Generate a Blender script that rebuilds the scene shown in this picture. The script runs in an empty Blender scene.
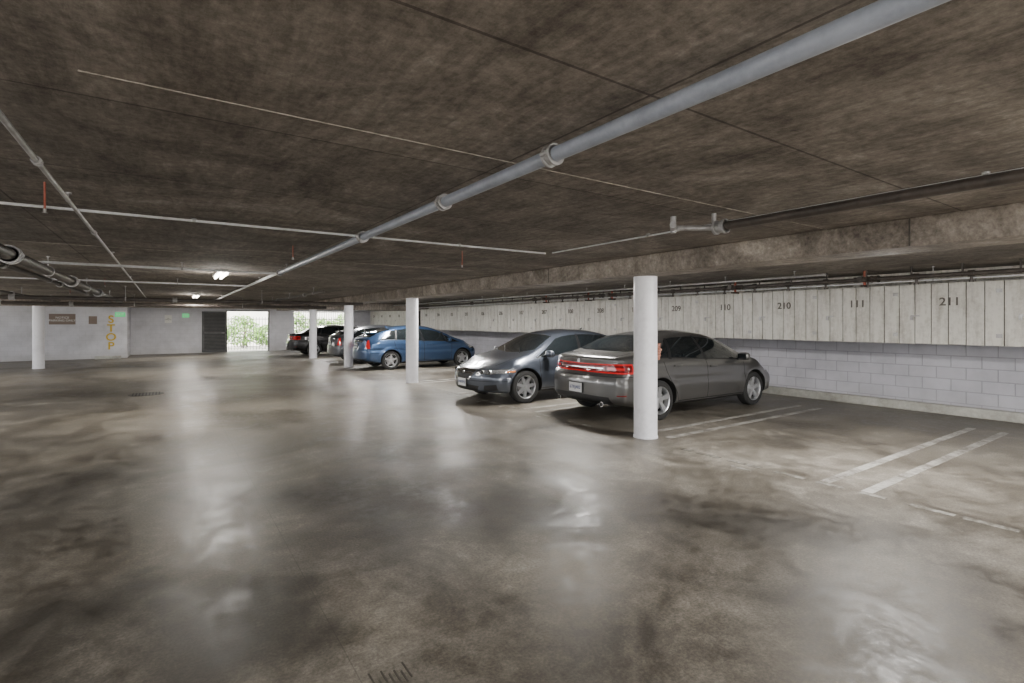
import bpy, bmesh, math, random
import numpy as np
from mathutils import Vector, Matrix
from mathutils.bvhtree import BVHTree
random.seed(7)
scene = bpy.context.scene
COL = scene.collection

# ------------------------------------------------------------------ materials
def new_mat(name, color=(.5,.5,.5), rough=.5, metal=0.0, coat=0.0, emit=None, estr=0.0, spec=None):
    m = bpy.data.materials.new(name); m.use_nodes = True
    b = m.node_tree.nodes['Principled BSDF']
    b.inputs['Base Color'].default_value = (*color, 1)
    b.inputs['Roughness'].default_value = rough
    b.inputs['Metallic'].default_value = metal
    b.inputs['Coat Weight'].default_value = coat
    b.inputs['Coat Roughness'].default_value = .04
    if spec is not None: b.inputs['Specular IOR Level'].default_value = spec
    if emit:
        b.inputs['Emission Color'].default_value = (*emit, 1)
        b.inputs['Emission Strength'].default_value = estr
    return m

class NT:
    def __init__(s, m):
        s.t = m.node_tree; s.b = s.t.nodes['Principled BSDF']
    def n(s, typ, **kw):
        nd = s.t.nodes.new(typ)
        for k, v in kw.items():
            if k in nd.inputs: nd.inputs[k].default_value = v
            else: setattr(nd, k, v)
        return nd
    def l(s, a, b): s.t.links.new(a, b)
    def noise(s, vec, scale, detail=5, rough=.6, dist=0):
        nd = s.n('ShaderNodeTexNoise')
        nd.inputs['Scale'].default_value = scale; nd.inputs['Detail'].default_value = detail
        nd.inputs['Roughness'].default_value = rough; nd.inputs['Distortion'].default_value = dist
        s.l(vec, nd.inputs['Vector']); return nd.outputs['Fac']
    def ramp(s, fac, stops):
        nd = s.n('ShaderNodeValToRGB'); e = nd.color_ramp.elements
        while len(e) < len(stops): e.new(.5)
        for i, (p, c) in enumerate(stops):
            e[i].position = p; e[i].color = (*c, 1) if isinstance(c, tuple) else (c, c, c, 1)
        s.l(fac, nd.inputs[0]); return nd.outputs[0]
    def mix(s, a, b, fac, typ='MIX'):
        nd = s.n('ShaderNodeMix', data_type='RGBA', blend_type=typ)
        for sock, v in ((nd.inputs[0], fac), (nd.inputs[6], a), (nd.inputs[7], b)):
            if isinstance(v, (int, float)): sock.default_value = v
            elif isinstance(v, tuple): sock.default_value = (*v, 1)
            else: s.l(v, sock)
        return nd.outputs[2]
    def math(s, op, a, b=0, clamp=False):
        nd = s.n('ShaderNodeMath', operation=op, use_clamp=clamp)
        for i, v in enumerate((a, b)):
            if isinstance(v, (int, float)): nd.inputs[i].default_value = v
            else: s.l(v, nd.inputs[i])
        return nd.outputs[0]
    def bump(s, h, strength=.3, dist=.02):
        nd = s.n('ShaderNodeBump'); nd.inputs['Strength'].default_value = strength
        nd.inputs['Distance'].default_value = dist
        s.l(h, nd.inputs['Height']); s.l(nd.outputs[0], s.b.inputs['Normal'])
    def pos(s): return s.n('ShaderNodeNewGeometry').outputs['Position']
    def mapv(s, vec, scale=(1,1,1), loc=(0,0,0), rot=(0,0,0)):
        nd = s.n('ShaderNodeMapping'); nd.inputs['Scale'].default_value = scale
        nd.inputs['Location'].default_value = loc; nd.inputs['Rotation'].default_value = rot
        s.l(vec, nd.inputs['Vector']); return nd.outputs[0]

# floor : worn, sealed concrete with oil stains and lighter patches, partly wear, partly highlights painted into the colour
def floor_mat():
    m = new_mat('floor_concrete', rough=.5, spec=.42); s = NT(m); p = s.pos()
    big = s.noise(s.mapv(p, (1, 1, 1), (3.1, 7.7, 0)), .40, 5, .6, .8)
    mid = s.noise(s.mapv(p, (1, .8, 1), (9, 2, 0)), 1.5, 8, .68, 1.0)
    fine = s.noise(p, 10, 8, .78)
    grit = s.noise(p, 60, 3, .75)
    a = s.math('MULTIPLY', big, .34); b = s.math('MULTIPLY', mid, .38); c = s.math('MULTIPLY', fine, .28)
    f = s.math('ADD', s.math('ADD', a, b), c)
    col = s.ramp(f, [(.39, (.055, .047, .037)), (.46, (.120, .106, .085)), (.53, (.205, .187, .157)), (.62, (.37, .345, .298))])
    sx = s.n('ShaderNodeSeparateXYZ')
    warp = s.n('ShaderNodeTexNoise'); warp.inputs['Scale'].default_value = 1.1; warp.inputs['Detail'].default_value = 6; warp.inputs['Roughness'].default_value = .6
    s.l(p, warp.inputs['Vector'])
    va = s.n('ShaderNodeVectorMath', operation='MULTIPLY_ADD')
    s.l(warp.outputs['Color'], va.inputs[0]); va.inputs[1].default_value = (2.0, 2.0, 0); s.l(p, va.inputs[2])
    def blobmask(blobs):
        acc = None
        for (x, y, r, k) in blobs:
            d = s.n('ShaderNodeVectorMath', operation='DISTANCE'); s.l(va.outputs[0], d.inputs[0])
            d.inputs[1].default_value = (x + 1.0, y + 1.0, .0)
            mr = s.n('ShaderNodeMapRange', interpolation_type='SMOOTHSTEP')
            s.l(d.outputs['Value'], mr.inputs[0]); mr.inputs[1].default_value = r*.2; mr.inputs[2].default_value = r*1.2
            mr.inputs[3].default_value = k; mr.inputs[4].default_value = 0
            acc = mr.outputs[0] if acc is None else s.math('MAXIMUM', acc, mr.outputs[0])
        return acc
    light = blobmask([(-.1, 4.4, .9, .55), (4.0, 5.2, 1.1, .7), (2.3, 2.4, .8, .5), (1.0, 2.9, .5, .4), (-1.5, 7.6, 1.0, .4), (4.4, 3.8, .6, .5), (1.0, 14, 2.0, .5), (3.6, 9.0, 1.2, .5), (-.6, 11, 1.2, .4)])  # worn areas, plus floor highlights painted as lighter colour
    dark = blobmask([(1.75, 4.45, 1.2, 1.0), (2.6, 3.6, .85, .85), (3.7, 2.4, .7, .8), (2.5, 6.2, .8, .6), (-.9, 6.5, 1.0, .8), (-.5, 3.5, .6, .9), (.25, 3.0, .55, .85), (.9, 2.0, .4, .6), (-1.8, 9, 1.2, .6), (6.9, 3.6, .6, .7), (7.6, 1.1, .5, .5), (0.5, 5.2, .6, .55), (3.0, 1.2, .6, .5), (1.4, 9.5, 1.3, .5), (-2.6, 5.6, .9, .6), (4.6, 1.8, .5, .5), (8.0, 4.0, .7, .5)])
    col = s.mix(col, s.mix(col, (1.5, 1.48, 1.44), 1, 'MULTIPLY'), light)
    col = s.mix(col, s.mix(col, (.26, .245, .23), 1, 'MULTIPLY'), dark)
    col = s.mix(col, s.ramp(grit, [(.35, .58), (.65, 1.25)]), .75, 'MULTIPLY')
    s.l(p, sx.inputs[0])
    def joint(o, at, w=.006):
        d = s.math('ABSOLUTE', s.math('SUBTRACT', o, at)); return s.math('LESS_THAN', d, w)
    j = s.math('MAXIMUM', joint(sx.outputs[0], .72, .003), joint(sx.outputs[1], 12.9))
    j = s.math('MAXIMUM', j, joint(sx.outputs[1], -1.5))
    col = s.mix(col, (.03, .027, .022), s.math('MULTIPLY', j, .35))
    s.l(col, s.b.inputs['Base Color'])
    rr = s.ramp(s.math('ADD', s.math('MULTIPLY', mid, .5), s.math('MULTIPLY', fine, .5)), [(.40, .30), (.60, .62)])
    s.l(rr, s.b.inputs['Roughness'])
    s.bump(s.math('ADD', s.math('MULTIPLY', fine, .6), s.math('MULTIPLY', grit, .3)), .18, .010)
    return m

def ceil_mat(name='ceiling_concrete', k=1.0, lines=True):
    m = new_mat(name, rough=.85); s = NT(m); p = s.pos()
    sw = s.noise(s.mapv(p, (1, 1, 1)), .9, 7, .68, 1.6)
    gr = s.noise(s.mapv(p, (6, 1.1, 1)), 3.0, 6, .7, .5)
    fi = s.noise(p, 24, 6, .8)
    f = s.math('ADD', s.math('ADD', s.math('MULTIPLY', sw, .42), s.math('MULTIPLY', gr, .25)), s.math('MULTIPLY', fi, .33))
    col = s.ramp(f, [(.38, (.055*k, .046*k, .039*k)), (.47, (.13*k, .113*k, .097*k)), (.55, (.22*k, .194*k, .169*k)), (.66, (.42*k, .38*k, .335*k))])
    if lines:
        br = s.n('ShaderNodeTexBrick'); s.l(s.mapv(p, loc=(.9, -.1, 0)), br.inputs['Vector'])
        br.inputs['Color1'].default_value = (1.1, 1.1, 1.1, 1); br.inputs['Color2'].default_value = (.72, .71, .70, 1)
        br.inputs['Mortar'].default_value = (.30, .28, .27, 1); br.inputs['Scale'].default_value = 1
        br.inputs['Mortar Size'].default_value = .007; br.inputs['Brick Width'].default_value = 2.44; br.inputs['Row Height'].default_value = 1.22
        br.offset = 0.0
        col = s.mix(col, br.outputs['Color'], .8, 'MULTIPLY')
    s.l(col, s.b.inputs['Base Color'])
    s.bump(f, .5, .03)
    return m

def cmu_mat(name, axis, base=(.62, .62, .66), dirty=.5, mort=.66):
    m = new_mat(name, rough=.6); s = NT(m); p = s.pos()
    sx = s.n('ShaderNodeSeparateXYZ'); s.l(p, sx.inputs[0])
    cb = s.n('ShaderNodeCombineXYZ'); s.l(sx.outputs[0 if axis == 'x' else 1], cb.inputs[0]); s.l(sx.outputs[2], cb.inputs[1])
    br = s.n('ShaderNodeTexBrick'); s.l(cb.outputs[0], br.inputs['Vector'])
    br.inputs['Color1'].default_value = (1, 1, 1, 1); v = .94 if mort < .8 else .985; br.inputs['Color2'].default_value = (v, v, v, 1)
    br.inputs['Mortar'].default_value = (mort, mort, mort, 1); br.inputs['Scale'].default_value = 1
    br.inputs['Mortar Size'].default_value = .007; br.inputs['Mortar Smooth'].default_value = .3
    br.inputs['Brick Width'].default_value = .406; br.inputs['Row Height'].default_value = .203
    n1 = s.noise(p, 1.2, 6, .65); n2 = s.noise(p, 30, 4, .6)
    col = s.mix(s.ramp(n1, [(.3, tuple(c*.76 for c in base)), (.6, base)]), br.outputs['Color'], 1, 'MULTIPLY')
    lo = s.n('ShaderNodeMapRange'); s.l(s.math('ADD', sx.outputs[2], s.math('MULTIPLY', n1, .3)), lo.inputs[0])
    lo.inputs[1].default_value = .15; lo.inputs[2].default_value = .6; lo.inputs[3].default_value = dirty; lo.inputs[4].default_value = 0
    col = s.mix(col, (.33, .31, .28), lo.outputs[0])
    s.l(col, s.b.inputs['Base Color'])
    h = s.math('ADD', s.math('MULTIPLY', br.outputs['Fac'], -1 if mort < .8 else -.25), s.math('MULTIPLY', n2, .15))
    s.bump(h, .6, .008)
    return m

def dirty_paint(name, base, dark, scale=2.0, rough=.5, amount=(.35, .6), stretch=(1,1,1), fine=18, metal=0):
    m = new_mat(name, rough=rough, metal=metal); s = NT(m); p = s.pos()
    n1 = s.noise(s.mapv(p, stretch), scale, 7, .68); n2 = s.noise(p, fine, 5, .7)
    f = s.math('ADD', s.math('MULTIPLY', n1, .65), s.math('MULTIPLY', n2, .35))
    s.l(s.ramp(f, [(amount[0], dark), (amount[1], base)]), s.b.inputs['Base Color'])
    s.bump(n2, .15, .005)
    return m

M = {}
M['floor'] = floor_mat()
M['ceil'] = ceil_mat(k=1.12)
M['beam'] = ceil_mat('beam_concrete', 1.5, False)
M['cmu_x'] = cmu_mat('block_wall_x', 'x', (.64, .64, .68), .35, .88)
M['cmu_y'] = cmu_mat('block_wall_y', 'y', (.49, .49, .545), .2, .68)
M['curb'] = dirty_paint('curb_paint', (.50, .50, .46), (.27, .26, .23), 2, .6)
M['pillar'] = dirty_paint('pillar_paint', (.84, .84, .89), (.66, .66, .70), 2.5, .4, (.28, .5))
M['locker'] = dirty_paint('locker_paint', (.57, .56, .52), (.31, .29, .255), 1.8, .55, (.33, .55), (1, 5, .8))
M['lockergap'] = new_mat('locker_gap', (.025, .022, .02), .9)
M['pipe_grey'] = dirty_paint('pipe_painted_grey', (.36, .40, .48), (.25, .28, .34), 5, .35)
M['pipe_steel'] = dirty_paint('pipe_galvanised', (.45, .45, .46), (.24, .23, .22), 6, .4, metal=.4)
M['pipe_dark'] = dirty_paint('pipe_black_steel', (.07, .058, .05), (.025, .02, .018), 6, .45)
M['pipe_white'] = dirty_paint('conduit_white', (.68, .69, .72), (.45, .45, .46), 5, .4)
M['red'] = dirty_paint('red_iron', (.33, .08, .05), (.15, .05, .03), 9, .6)
M['line'] = dirty_paint('stall_paint_worn', (.50, .49, .46), (.15, .135, .115), 3, .5, (.40, .60), fine=22)
M['line_faint'] = dirty_paint('stall_paint_faint', (.42, .41, .38), (.12, .11, .09), 3, .5, (.44, .62), fine=14)
M['caulk'] = dirty_paint('joint_caulk', (.40, .36, .32), (.14, .12, .10), 6, .8, (.4, .6))
M['black'] = new_mat('black_paint', (.02, .02, .02), .6)
M['scuff'] = dirty_paint('rubber_scuff', (.045, .04, .034), (.10, .09, .072), 8, .5)
M['stencil'] = new_mat('stencil_ink', (.09, .08, .07), .7)
M['yellow'] = new_mat('yellow_paint', (.62, .42, .02), .6)
M['green'] = new_mat('exit_green', (.05, .45, .15), .5, emit=(.1, .9, .3), estr=.5)
M['signwhite'] = new_mat('sign_white', (.75, .75, .72), .5)
M['signbrown'] = new_mat('sign_brown', (.20, .15, .12), .5)
M['lamp'] = new_mat('lamp_diffuser', (.9, .9, .85), .4, emit=(1, .93, .80), estr=25)
M['fixture'] = new_mat('lamp_housing', (.7, .7, .68), .4)
M['tire'] = new_mat('tire_rubber', (.022, .022, .022), .75)
M['alloy'] = new_mat('alloy_wheel', (.62, .63, .65), .3, .8)
M['glass'] = new_mat('car_glass', (.010, .013, .015), .04, 0, 1.0)
M['trim'] = new_mat('car_black_trim', (.012, .012, .013), .45)
M['chrome'] = new_mat('chrome', (.85, .85, .87), .12, 1)
M['seam'] = new_mat('panel_gap', (.006, .006, .007), .8)
M['tail'] = new_mat('tail_lens', (.50, .012, .018), .12, 0, 1, emit=(1, .05, .04), estr=.2)
M['taildk'] = new_mat('tail_lens_dark', (.17, .008, .010), .12, 0, 1)
M['head'] = new_mat('headlamp_lens', (.50, .52, .55), .10, .75, 1)
M['amber'] = new_mat('amber_lens', (.70, .20, .03), .2, 0, 1)
M['plate'] = new_mat('licence_plate', (.70, .71, .72), .4)
M['plateink'] = new_mat('plate_ink', (.03, .05, .2), .5)
M['well'] = new_mat('wheel_well', (.008, .008, .008), .95)
M['rag'] = dirty_paint('rag_cloth', (.42, .22, .16), (.22, .08, .06), 14, .9, (.35, .6))

# ------------------------------------------------------------------ mesh helpers
def obj_from_bm(name, bm, mats, parent=None, smooth=None):
    me = bpy.data.meshes.new(name); bm.normal_update(); bm.to_mesh(me); bm.free()
    for m in mats: me.materials.append(m)
    if smooth is not None:
        me.polygons.foreach_set('use_smooth', [True]*len(me.polygons))
        me.set_sharp_from_angle(angle=math.radians(smooth))
    ob = bpy.data.objects.new(name, me); COL.objects.link(ob)
    if parent: ob.parent = parent
    return ob
def bbox(bm, lo, hi, mi=0, bev=0):
    c = [(a+b)/2 for a, b in zip(lo, hi)]; d = [abs(b-a) for a, b in zip(lo, hi)]
    r = bmesh.ops.create_cube(bm, size=1, matrix=Matrix.Translation(c) @ Matrix.Diagonal((*d, 1)))
    fs = set(f for v in r['verts'] for f in v.link_faces)
    for f in fs: f.material_index = mi
    if bev:
        es = list(set(e for v in r['verts'] for e in v.link_edges))
        q = bmesh.ops.bevel(bm, geom=es, offset=bev, segments=2, affect='EDGES', profile=.5)
        for f in q['faces']: f.material_index = mi
def bcyl(bm, a, b, r, seg=20, mi=0, r2=None):
    a = Vector(a); b = Vector(b); d = b-a
    mat = Matrix.Translation((a+b)/2) @ d.to_track_quat('Z', 'Y').to_matrix().to_4x4()
    q = bmesh.ops.create_cone(bm, cap_ends=True, segments=seg, radius1=r, radius2=r if r2 is None else r2, depth=d.length, matrix=mat)
    for f in set(f for v in q['verts'] for f in v.link_faces): f.material_index = mi
def box(name, lo, hi, mat, bev=0, parent=None):
    bm = bmesh.new(); bbox(bm, lo, hi, 0, bev); return obj_from_bm(name, bm, [mat], parent)
def empty(name, loc=(0,0,0), rotz=0):
    e = bpy.data.objects.new(name, None); e.location = loc; e.rotation_euler = (0, 0, rotz); COL.objects.link(e); return e
def text(name, body, loc, rot, size, mat, parent=None, extrude=.002, align='CENTER', lsp=1.0, bold=0):
    c = bpy.data.curves.new(name, 'FONT'); c.body = body; c.size = size; c.extrude = extrude; c.offset = bold
    c.align_x = align; c.align_y = 'CENTER'; c.space_line = lsp; c.materials.append(mat)
    o = bpy.data.objects.new(name, c); o.location = loc; o.rotation_euler = rot; COL.objects.link(o)
    if parent: o.parent = parent
    return o

CZ = 2.47      # ceiling height
CAMH = 1.6
XR, XL, YF, YB = 11.3, -9.0, 31.0, -9.0

# ------------------------------------------------------------------ shell
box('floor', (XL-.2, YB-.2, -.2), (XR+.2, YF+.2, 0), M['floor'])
box('ceiling', (XL-.2, YB-.2, CZ), (XR+.2, YF+.2, CZ+.3), M['ceil'])
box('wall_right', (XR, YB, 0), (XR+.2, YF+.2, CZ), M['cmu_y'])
bm = bmesh.new()   # left wall: half-height wall out of view, openings added for daylight fill
bbox(bm, (XL-.2, YB, 0), (XL, YF+.2, .8)); bbox(bm, (XL-.2, YB, 2.35), (XL, YF+.2, CZ))
y = YB
while y < YF: bbox(bm, (XL-.2, y, .8), (XL, y+.5, 2.35)); y += 4.4
obj_from_bm('wall_left', bm, [M['cmu_y']])
# far wall with door opening and a barred window
bm = bmesh.new()
DX0, DX1 = 2.72, 4.72; WX0, WX1 = 6.05, 9.2
bbox(bm, (-1.42, YF, 0), (DX0, YF+.2, CZ)); bbox(bm, (DX0, YF, 2.17), (DX1, YF+.2, CZ))
bbox(bm, (DX1, YF, 0), (WX0, YF+.2, CZ)); bbox(bm, (WX0, YF, 0), (WX1, YF+.2, .8)); bbox(bm, (WX0, YF, 2.2), (WX1, YF+.2, CZ))
bbox(bm, (WX1, YF, 0), (XR, YF+.2, CZ))
obj_from_bm('wall_far', bm, [M['cmu_x']])
box('wall_far_left', (XL, 28.5, 0), (-1.42, YF+.2, CZ), M['cmu_x'])
bm = bmesh.new()   # back wall, out of view, wide opening added for soft daylight from behind
bbox(bm, (XL, YB-.2, 0), (-7.5, YB, CZ)); bbox(bm, (10.3, YB-.2, 0), (XR, YB, CZ)); bbox(bm, (-7.5, YB-.2, 2.3), (10.3, YB, CZ))
obj_from_bm('wall_back', bm, [M['cmu_x']])
box('trim_curb', (XR-.16, YB, 0), (XR, YF, .16), M['curb'], .015)
def beam(name, lo, hi):
    bm = bmesh.new(); bbox(bm, lo, hi, 0, .012); return obj_from_bm(name, bm, [M['beam']])
beam('ceiling_beam', (5.14, YB, 2.23), (5.66, 23.3, CZ))
beam('ceiling_beam', (XL, 23.3, 2.15), (XR, 23.9, CZ))
beam('ceiling_beam', (5.14, 23.9, 2.23), (5.66, YF, CZ))
bm = bmesh.new()     # shuttering joints on the beam face
for y in (-3.2, 1.65, 6.5, 11.4, 16.2, 21.1): bbox(bm, (5.136, y, 2.235), (5.141, y+.012, CZ-.005))
obj_from_bm('trim_beam_joint', bm, [M['scuff']])
bm = bmesh.new()
bbox(bm, (-.25, 2.297, CZ-.004), (5.14, 2.303, CZ)); bbox(bm, (-7, 7.497, CZ-.004), (5.14, 7.503, CZ))
obj_from_bm('trim_ceiling_joint', bm, [M['caulk']])

# ------------------------------------------------------------------ pillars
def pillar(x, y, h, r=.16):
    bm = bmesh.new()
    bcyl(bm, (x, y, 0), (x, y, h), r, 48)
    bcyl(bm, (x, y, 0), (x, y, .025), r+.008, 48)
    return obj_from_bm('pillar', bm, [M['pillar']], smooth=40)
for x, y, h in [(5.53, 4.83, 2.23), (5.40, 12.65, 2.23), (5.40, 18.3, 2.23), (5.40, 23.6, 2.15), (-3.6, 23.6, 2.15)]:
    pillar(x, y, h)
# cloth stuffed behind a hook on the near pillar
bm = bmesh.new()
for i in range(7):
    q = bmesh.ops.create_icosphere(bm, subdivisions=3, radius=random.uniform(.025, .045), matrix=Matrix.Translation((5.675+random.uniform(-.01, .02), 4.73+random.uniform(-.01, .01), 1.10+i*.028)))
for v in bm.verts: v.co += Vector((math.sin(v.co.z*140)*.005, math.cos(v.co.z*170+v.co.x*90)*.005, 0))
bcyl(bm, (5.63, 4.76, 1.28), (5.70, 4.71, 1.30), .006, 8)
obj_from_bm('hanging_rag', bm, [M['rag']], smooth=60)

# ------------------------------------------------------------------ stall markings
bm = bmesh.new()
def stripe(x0, y0, x1, y1, w=.10, mi=0):
    bbox(bm, (min(x0, x1), y0-w/2, .0), (max(x0, x1), y0+w/2, .002), mi)
for yc in (-.35, 2.27, 4.80, 7.45, 10.0, 12.6, 15.2, 18.6, 21.6, 24.4, 27):
    stripe(5.75 if yc == 4.8 else 5.45, yc-.18, 10.05, yc-.18, .095); stripe(5.75 if yc == 4.8 else 5.45, yc+.19, 10.05, yc+.19, .095)
y = -1.5
while y < 28:
    ln = random.uniform(.12, .4)
    if random.random() < .85 and abs(y-4.8) > .7: bbox(bm, (5.36, y, 0), (5.43, y+ln, .002), 1)
    if random.random() < .45 and abs(y-4.8) > .7: bbox(bm, (5.18, y, 0), (5.24, y+ln*.6, .002), 1)
    y += ln+random.uniform(.05, .2)
obj_from_bm('stall_markings', bm, [M['line'], M['line_faint']])
bm = bmesh.new()
for i in range(7):
    x = .76+i*.026; y0 = 2.14+random.uniform(-.02, .02)
    bbox(bm, (x, y0, 0), (x+.008, y0+random.uniform(.08, .14), .0012))
obj_from_bm('floor_scuff_marks', bm, [M['scuff']])

# ------------------------------------------------------------------ storage lockers
LX = 10.3
def locker(y0, w, num, z0=1.24, z1=2.22):
    e = empty('storage_locker', (LX, y0, 0))
    bm = bmesh.new()
    bbox(bm, (.03, 0.002, z0), (XR-LX-.005, w-.002, z1), 1)
    n = 6; pw = w/n
    for i in range(n):
        dz = random.uniform(-.004, .004); dx = random.uniform(0, .004)
        bbox(bm, (dx, i*pw+.006, z0+dz), (.035, (i+1)*pw-.006, z1+dz), 0, .003)
    for zz in (z0+.15, z1-.15): bbox(bm, (-.006, .02, zz-.03), (.01, .09, zz+.03), 2)
    bbox(bm, (-.008, w-.28, (z0+z1)/2-.04), (.01, w-.16, (z0+z1)/2-.015), 2)
    bbox(bm, (-.03, w-.20, (z0+z1)/2-.10), (-.008, w-.16, (z0+z1)/2-.03), 2)
    obj_from_bm('body', bm, [M['locker'], M['lockergap'], M['pipe_steel']], e)
    text('number', num, (-.004, w/2-.02, z0+.68), (math.radians(90), 0, math.radians(-90)), .18, M['stencil'], e, bold=.003)
y = 2.155-1.31*5; k = 0
nums = ['213', '113', '212', '112', '212', '211', '111', '210', '110', '209', '109', '208', '108', '207', '107', '206', '106', '205', '105', '204', '104', '203', '103', '202', '102', '201', '101']
while y < 29.4:
    if y < 23.9 and y+1.31 > 23.3: y = 23.92
    locker(y, 1.31, nums[min(k, len(nums)-1)]); y += 1.31; k += 1
bm = bmesh.new(); y = -4.39
while y < 29:
    if not (y < 23.9 and y+.26 > 23.3): bbox(bm, (LX+.45, y+.004, 2.23), (LX+.48, y+.214, CZ-.005))
    y += .218
obj_from_bm('locker_top_boarding', bm, [M['locker']])

# ------------------------------------------------------------------ pipes
def pipe(name, pts, r, mat, couplings=(), cr=1.35, cl=.10, hangers=(), hz=CZ, cmat=None, hr=.006, extra=None):
    bm = bmesh.new()
    for a, b in zip(pts[:-1], pts[1:]):
        bcyl(bm, a, b, r, 20)
    a, b = Vector(pts[0]), Vector(pts[-1]); d = (b-a).normalized()
    for c in couplings:
        p = a + d*c
        bcyl(bm, p-d*cl/2, p+d*cl/2, r*cr, 20, 1); bcyl(bm, p-d*cl*.5, p-d*cl*.3, r*cr*1.2, 20, 1); bcyl(bm, p+d*cl*.3, p+d*cl*.5, r*cr*1.2, 20, 1)
        side = Vector((-d.y, d.x, 0))
        for sg in (-1, 1): bcyl(bm, p+side*sg*r*1.5-d*.02, p+side*sg*r*1.5+d*.02, r*.35, 8, 1)
    for c in hangers:
        p = a + d*c
        bcyl(bm, p-d*.012, p+d*.012, r*1.15, 20, 1)
        bcyl(bm, p, (p.x, p.y, hz-.001), hr, 8, 1)
        bcyl(bm, (p.x, p.y, hz-.012), (p.x, p.y, hz-.001), .02, 10, 1)
    mats = [mat, cmat or M['pipe_steel']]
    if extra: extra(bm); mats.append(M['red'])
    return obj_from_bm(name, bm, mats, smooth=40)
PX = 1.50; PZ = 2.38
pipe('drain_pipe', [(PX, -6, PZ), (PX, 8.8, PZ)], .034, M['pipe_grey'], (7.87, 9.0, 10.65, 14.75), 1.25, .055, (2, 14.2))
pipe('drain_pipe_branch', [(PX, 8.87, PZ+.01), (PX, 22.9, PZ+.01)], .024, M['pipe_white'], (), hangers=(2, 6, 10, 13))
pipe('conduit', [(-8.8, 5.15, 2.45), (3.9, 5.0, 2.45)], .011, M['pipe_white'], hangers=(2, 4.2, 6.5, 9, 11.5))
pipe('conduit', [(3.93, 4.9, 2.448), (3.93, -6, 2.448)], .008, M['pipe_white'], hangers=(1.5, 4))
pipe('conduit', [(-8.8, 8.85, 2.37), (PX-.06, 8.8, 2.37)], .018, M['pipe_white'], (4, 7.2), hangers=(3, 6, 9))
def valve1(bm):
    bcyl(bm, (3.62, 2.45, 2.35), (3.45, 2.72, 2.37), .022, 14, 1); bcyl(bm, (3.45, 2.72, 2.37), (3.32, 2.62, 2.37), .026, 14, 1)
    bcyl(bm, (3.45, 2.72, 2.33), (3.45, 2.72, 2.465), .024, 14, 1); bcyl(bm, (3.62, 2.46, 2.33), (3.62, 2.46, 2.465), .018, 10, 1)
pipe('sprinkler_pipe', [(3.62, 2.45, 2.35), (3.62, -7, 2.35)], .034, M['pipe_dark'], (.05, 5), 1.4, .10, (4.5,), extra=valve1)
pipe('conduit_steel', [(-.54, -6, 2.418), (-.54, 22.5, 2.418)], .013, M['pipe_steel'], (9.5, 12), 1.4, .05, (10.5, 14, 18))
pipe('sprinkler_pipe', [(-1.28, -6, 2.27), (-1.28, 22.9, 2.27)], .06, M['pipe_dark'], (10.2, 13, 17, 21), 1.3, .12, (8, 12, 15, 19, 24))
pipe('sprinkler_pipe', [(-1.62, 3.5, 2.30), (-1.62, 22.9, 2.30)], .035, M['pipe_dark'], (5, 9), 1.3, .10, (3, 8, 13))
pipe('sprinkler_pipe', [(-8.8, 15.5, 2.15), (5.0, 15.5, 2.15)], .045, M['pipe_dark'], (3, 6, 9), 1.3, .10, (2, 5, 8, 11))
pipe('sprinkler_pipe', [(-8.8, 19.8, 2.14), (5.0, 19.8, 2.14)], .05, M['pipe_dark'], (3, 6.5), 1.3, .10, (2, 5, 8, 11))
pipe('sprinkler_pipe', [(3.1, 12.5, 2.33), (3.1, 23.0, 2.33)], .03, M['pipe_dark'], (2, 6), 1.4, .10, (1, 4, 7, 9.5))
pipe('sprinkler_pipe', [(-3.0, 9.6, 2.28), (-3.0, 23.0, 2.28)], .03, M['pipe_dark'], (2, 7), 1.4, .10, (1, 4, 8, 12))
pipe('conduit', [(-8.8, 12.2, 2.37), (1.44, 12.2, 2.37)], .016, M['pipe_white'], hangers=(3, 6, 9))
def branch(bm):
    for i in range(20):
        y = .4+i*.66
        bcyl(bm, (9.7, y-.035, 2.31), (9.7, y+.035, 2.31), .048, 14, 1); bcyl(bm, (9.7, y, 2.31), (9.7, y, 2.21), .02, 12, 1); bcyl(bm, (9.7, y, 2.215), (9.7, y, 2.185), .032, 12, 1)
    for y in (3.75, 6.1, 9.6, 10.5, 12.4):
        bcyl(bm, (9.5, y, 2.31), (9.86, y, 2.31), .045, 16, 1); bcyl(bm, (9.7, y, 2.20), (9.7, y, 2.46), .022, 14, 2)
        bcyl(bm, (9.58, y, 2.2), (9.82, y, 2.2), .022, 12, 1); bcyl(bm, (9.7, y-.16, 2.31), (9.7, y+.16, 2.31), .045, 16, 1)
pipe('sprinkler_pipe', [(9.7, -6, 2.31), (9.7, 23, 2.31)], .033, M['pipe_dark'], (6.6, 9.6, 12.2, 16, 19, 23), 1.5, .12, [6+.62*i for i in range(27)], hr=.014, cmat=M['pipe_dark'], extra=branch)
pipe('sprinkler_pipe', [(8.9, 4, 2.37), (8.9, 23, 2.37)], .02, M['pipe_steel'], (4, 8, 12), 1.4, .08, [1.3*i+.5 for i in range(14)])
pipe('conduit', [(9.95, -6, 2.26), (9.95, 23, 2.26)], .014, M['pipe_white'], (), hangers=[7+1.9*i for i in range(8)])
def sprinkler(x, y, z0=CZ-.22):
    bm = bmesh.new()
    bcyl(bm, (x, y, z0), (x, y, CZ-.001), .006, 10, 0); bcyl(bm, (x, y, z0-.02), (x, y, z0), .009, 10, 1)
    bcyl(bm, (x, y, z0-.026), (x, y, z0-.022), .014, 14, 1)
    obj_from_bm('sprinkler_head', bm, [M['red'], M['pipe_steel']], smooth=40)
for x, y in [(-.62, 4.25), (1.2, 6.2), (3.0, 5.5), (-2.2, 9.5), (-1.0, 13), (-3.2, 14), (-2.0, 17)]:
    sprinkler(x, y, CZ-random.uniform(.12, .18))

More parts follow.
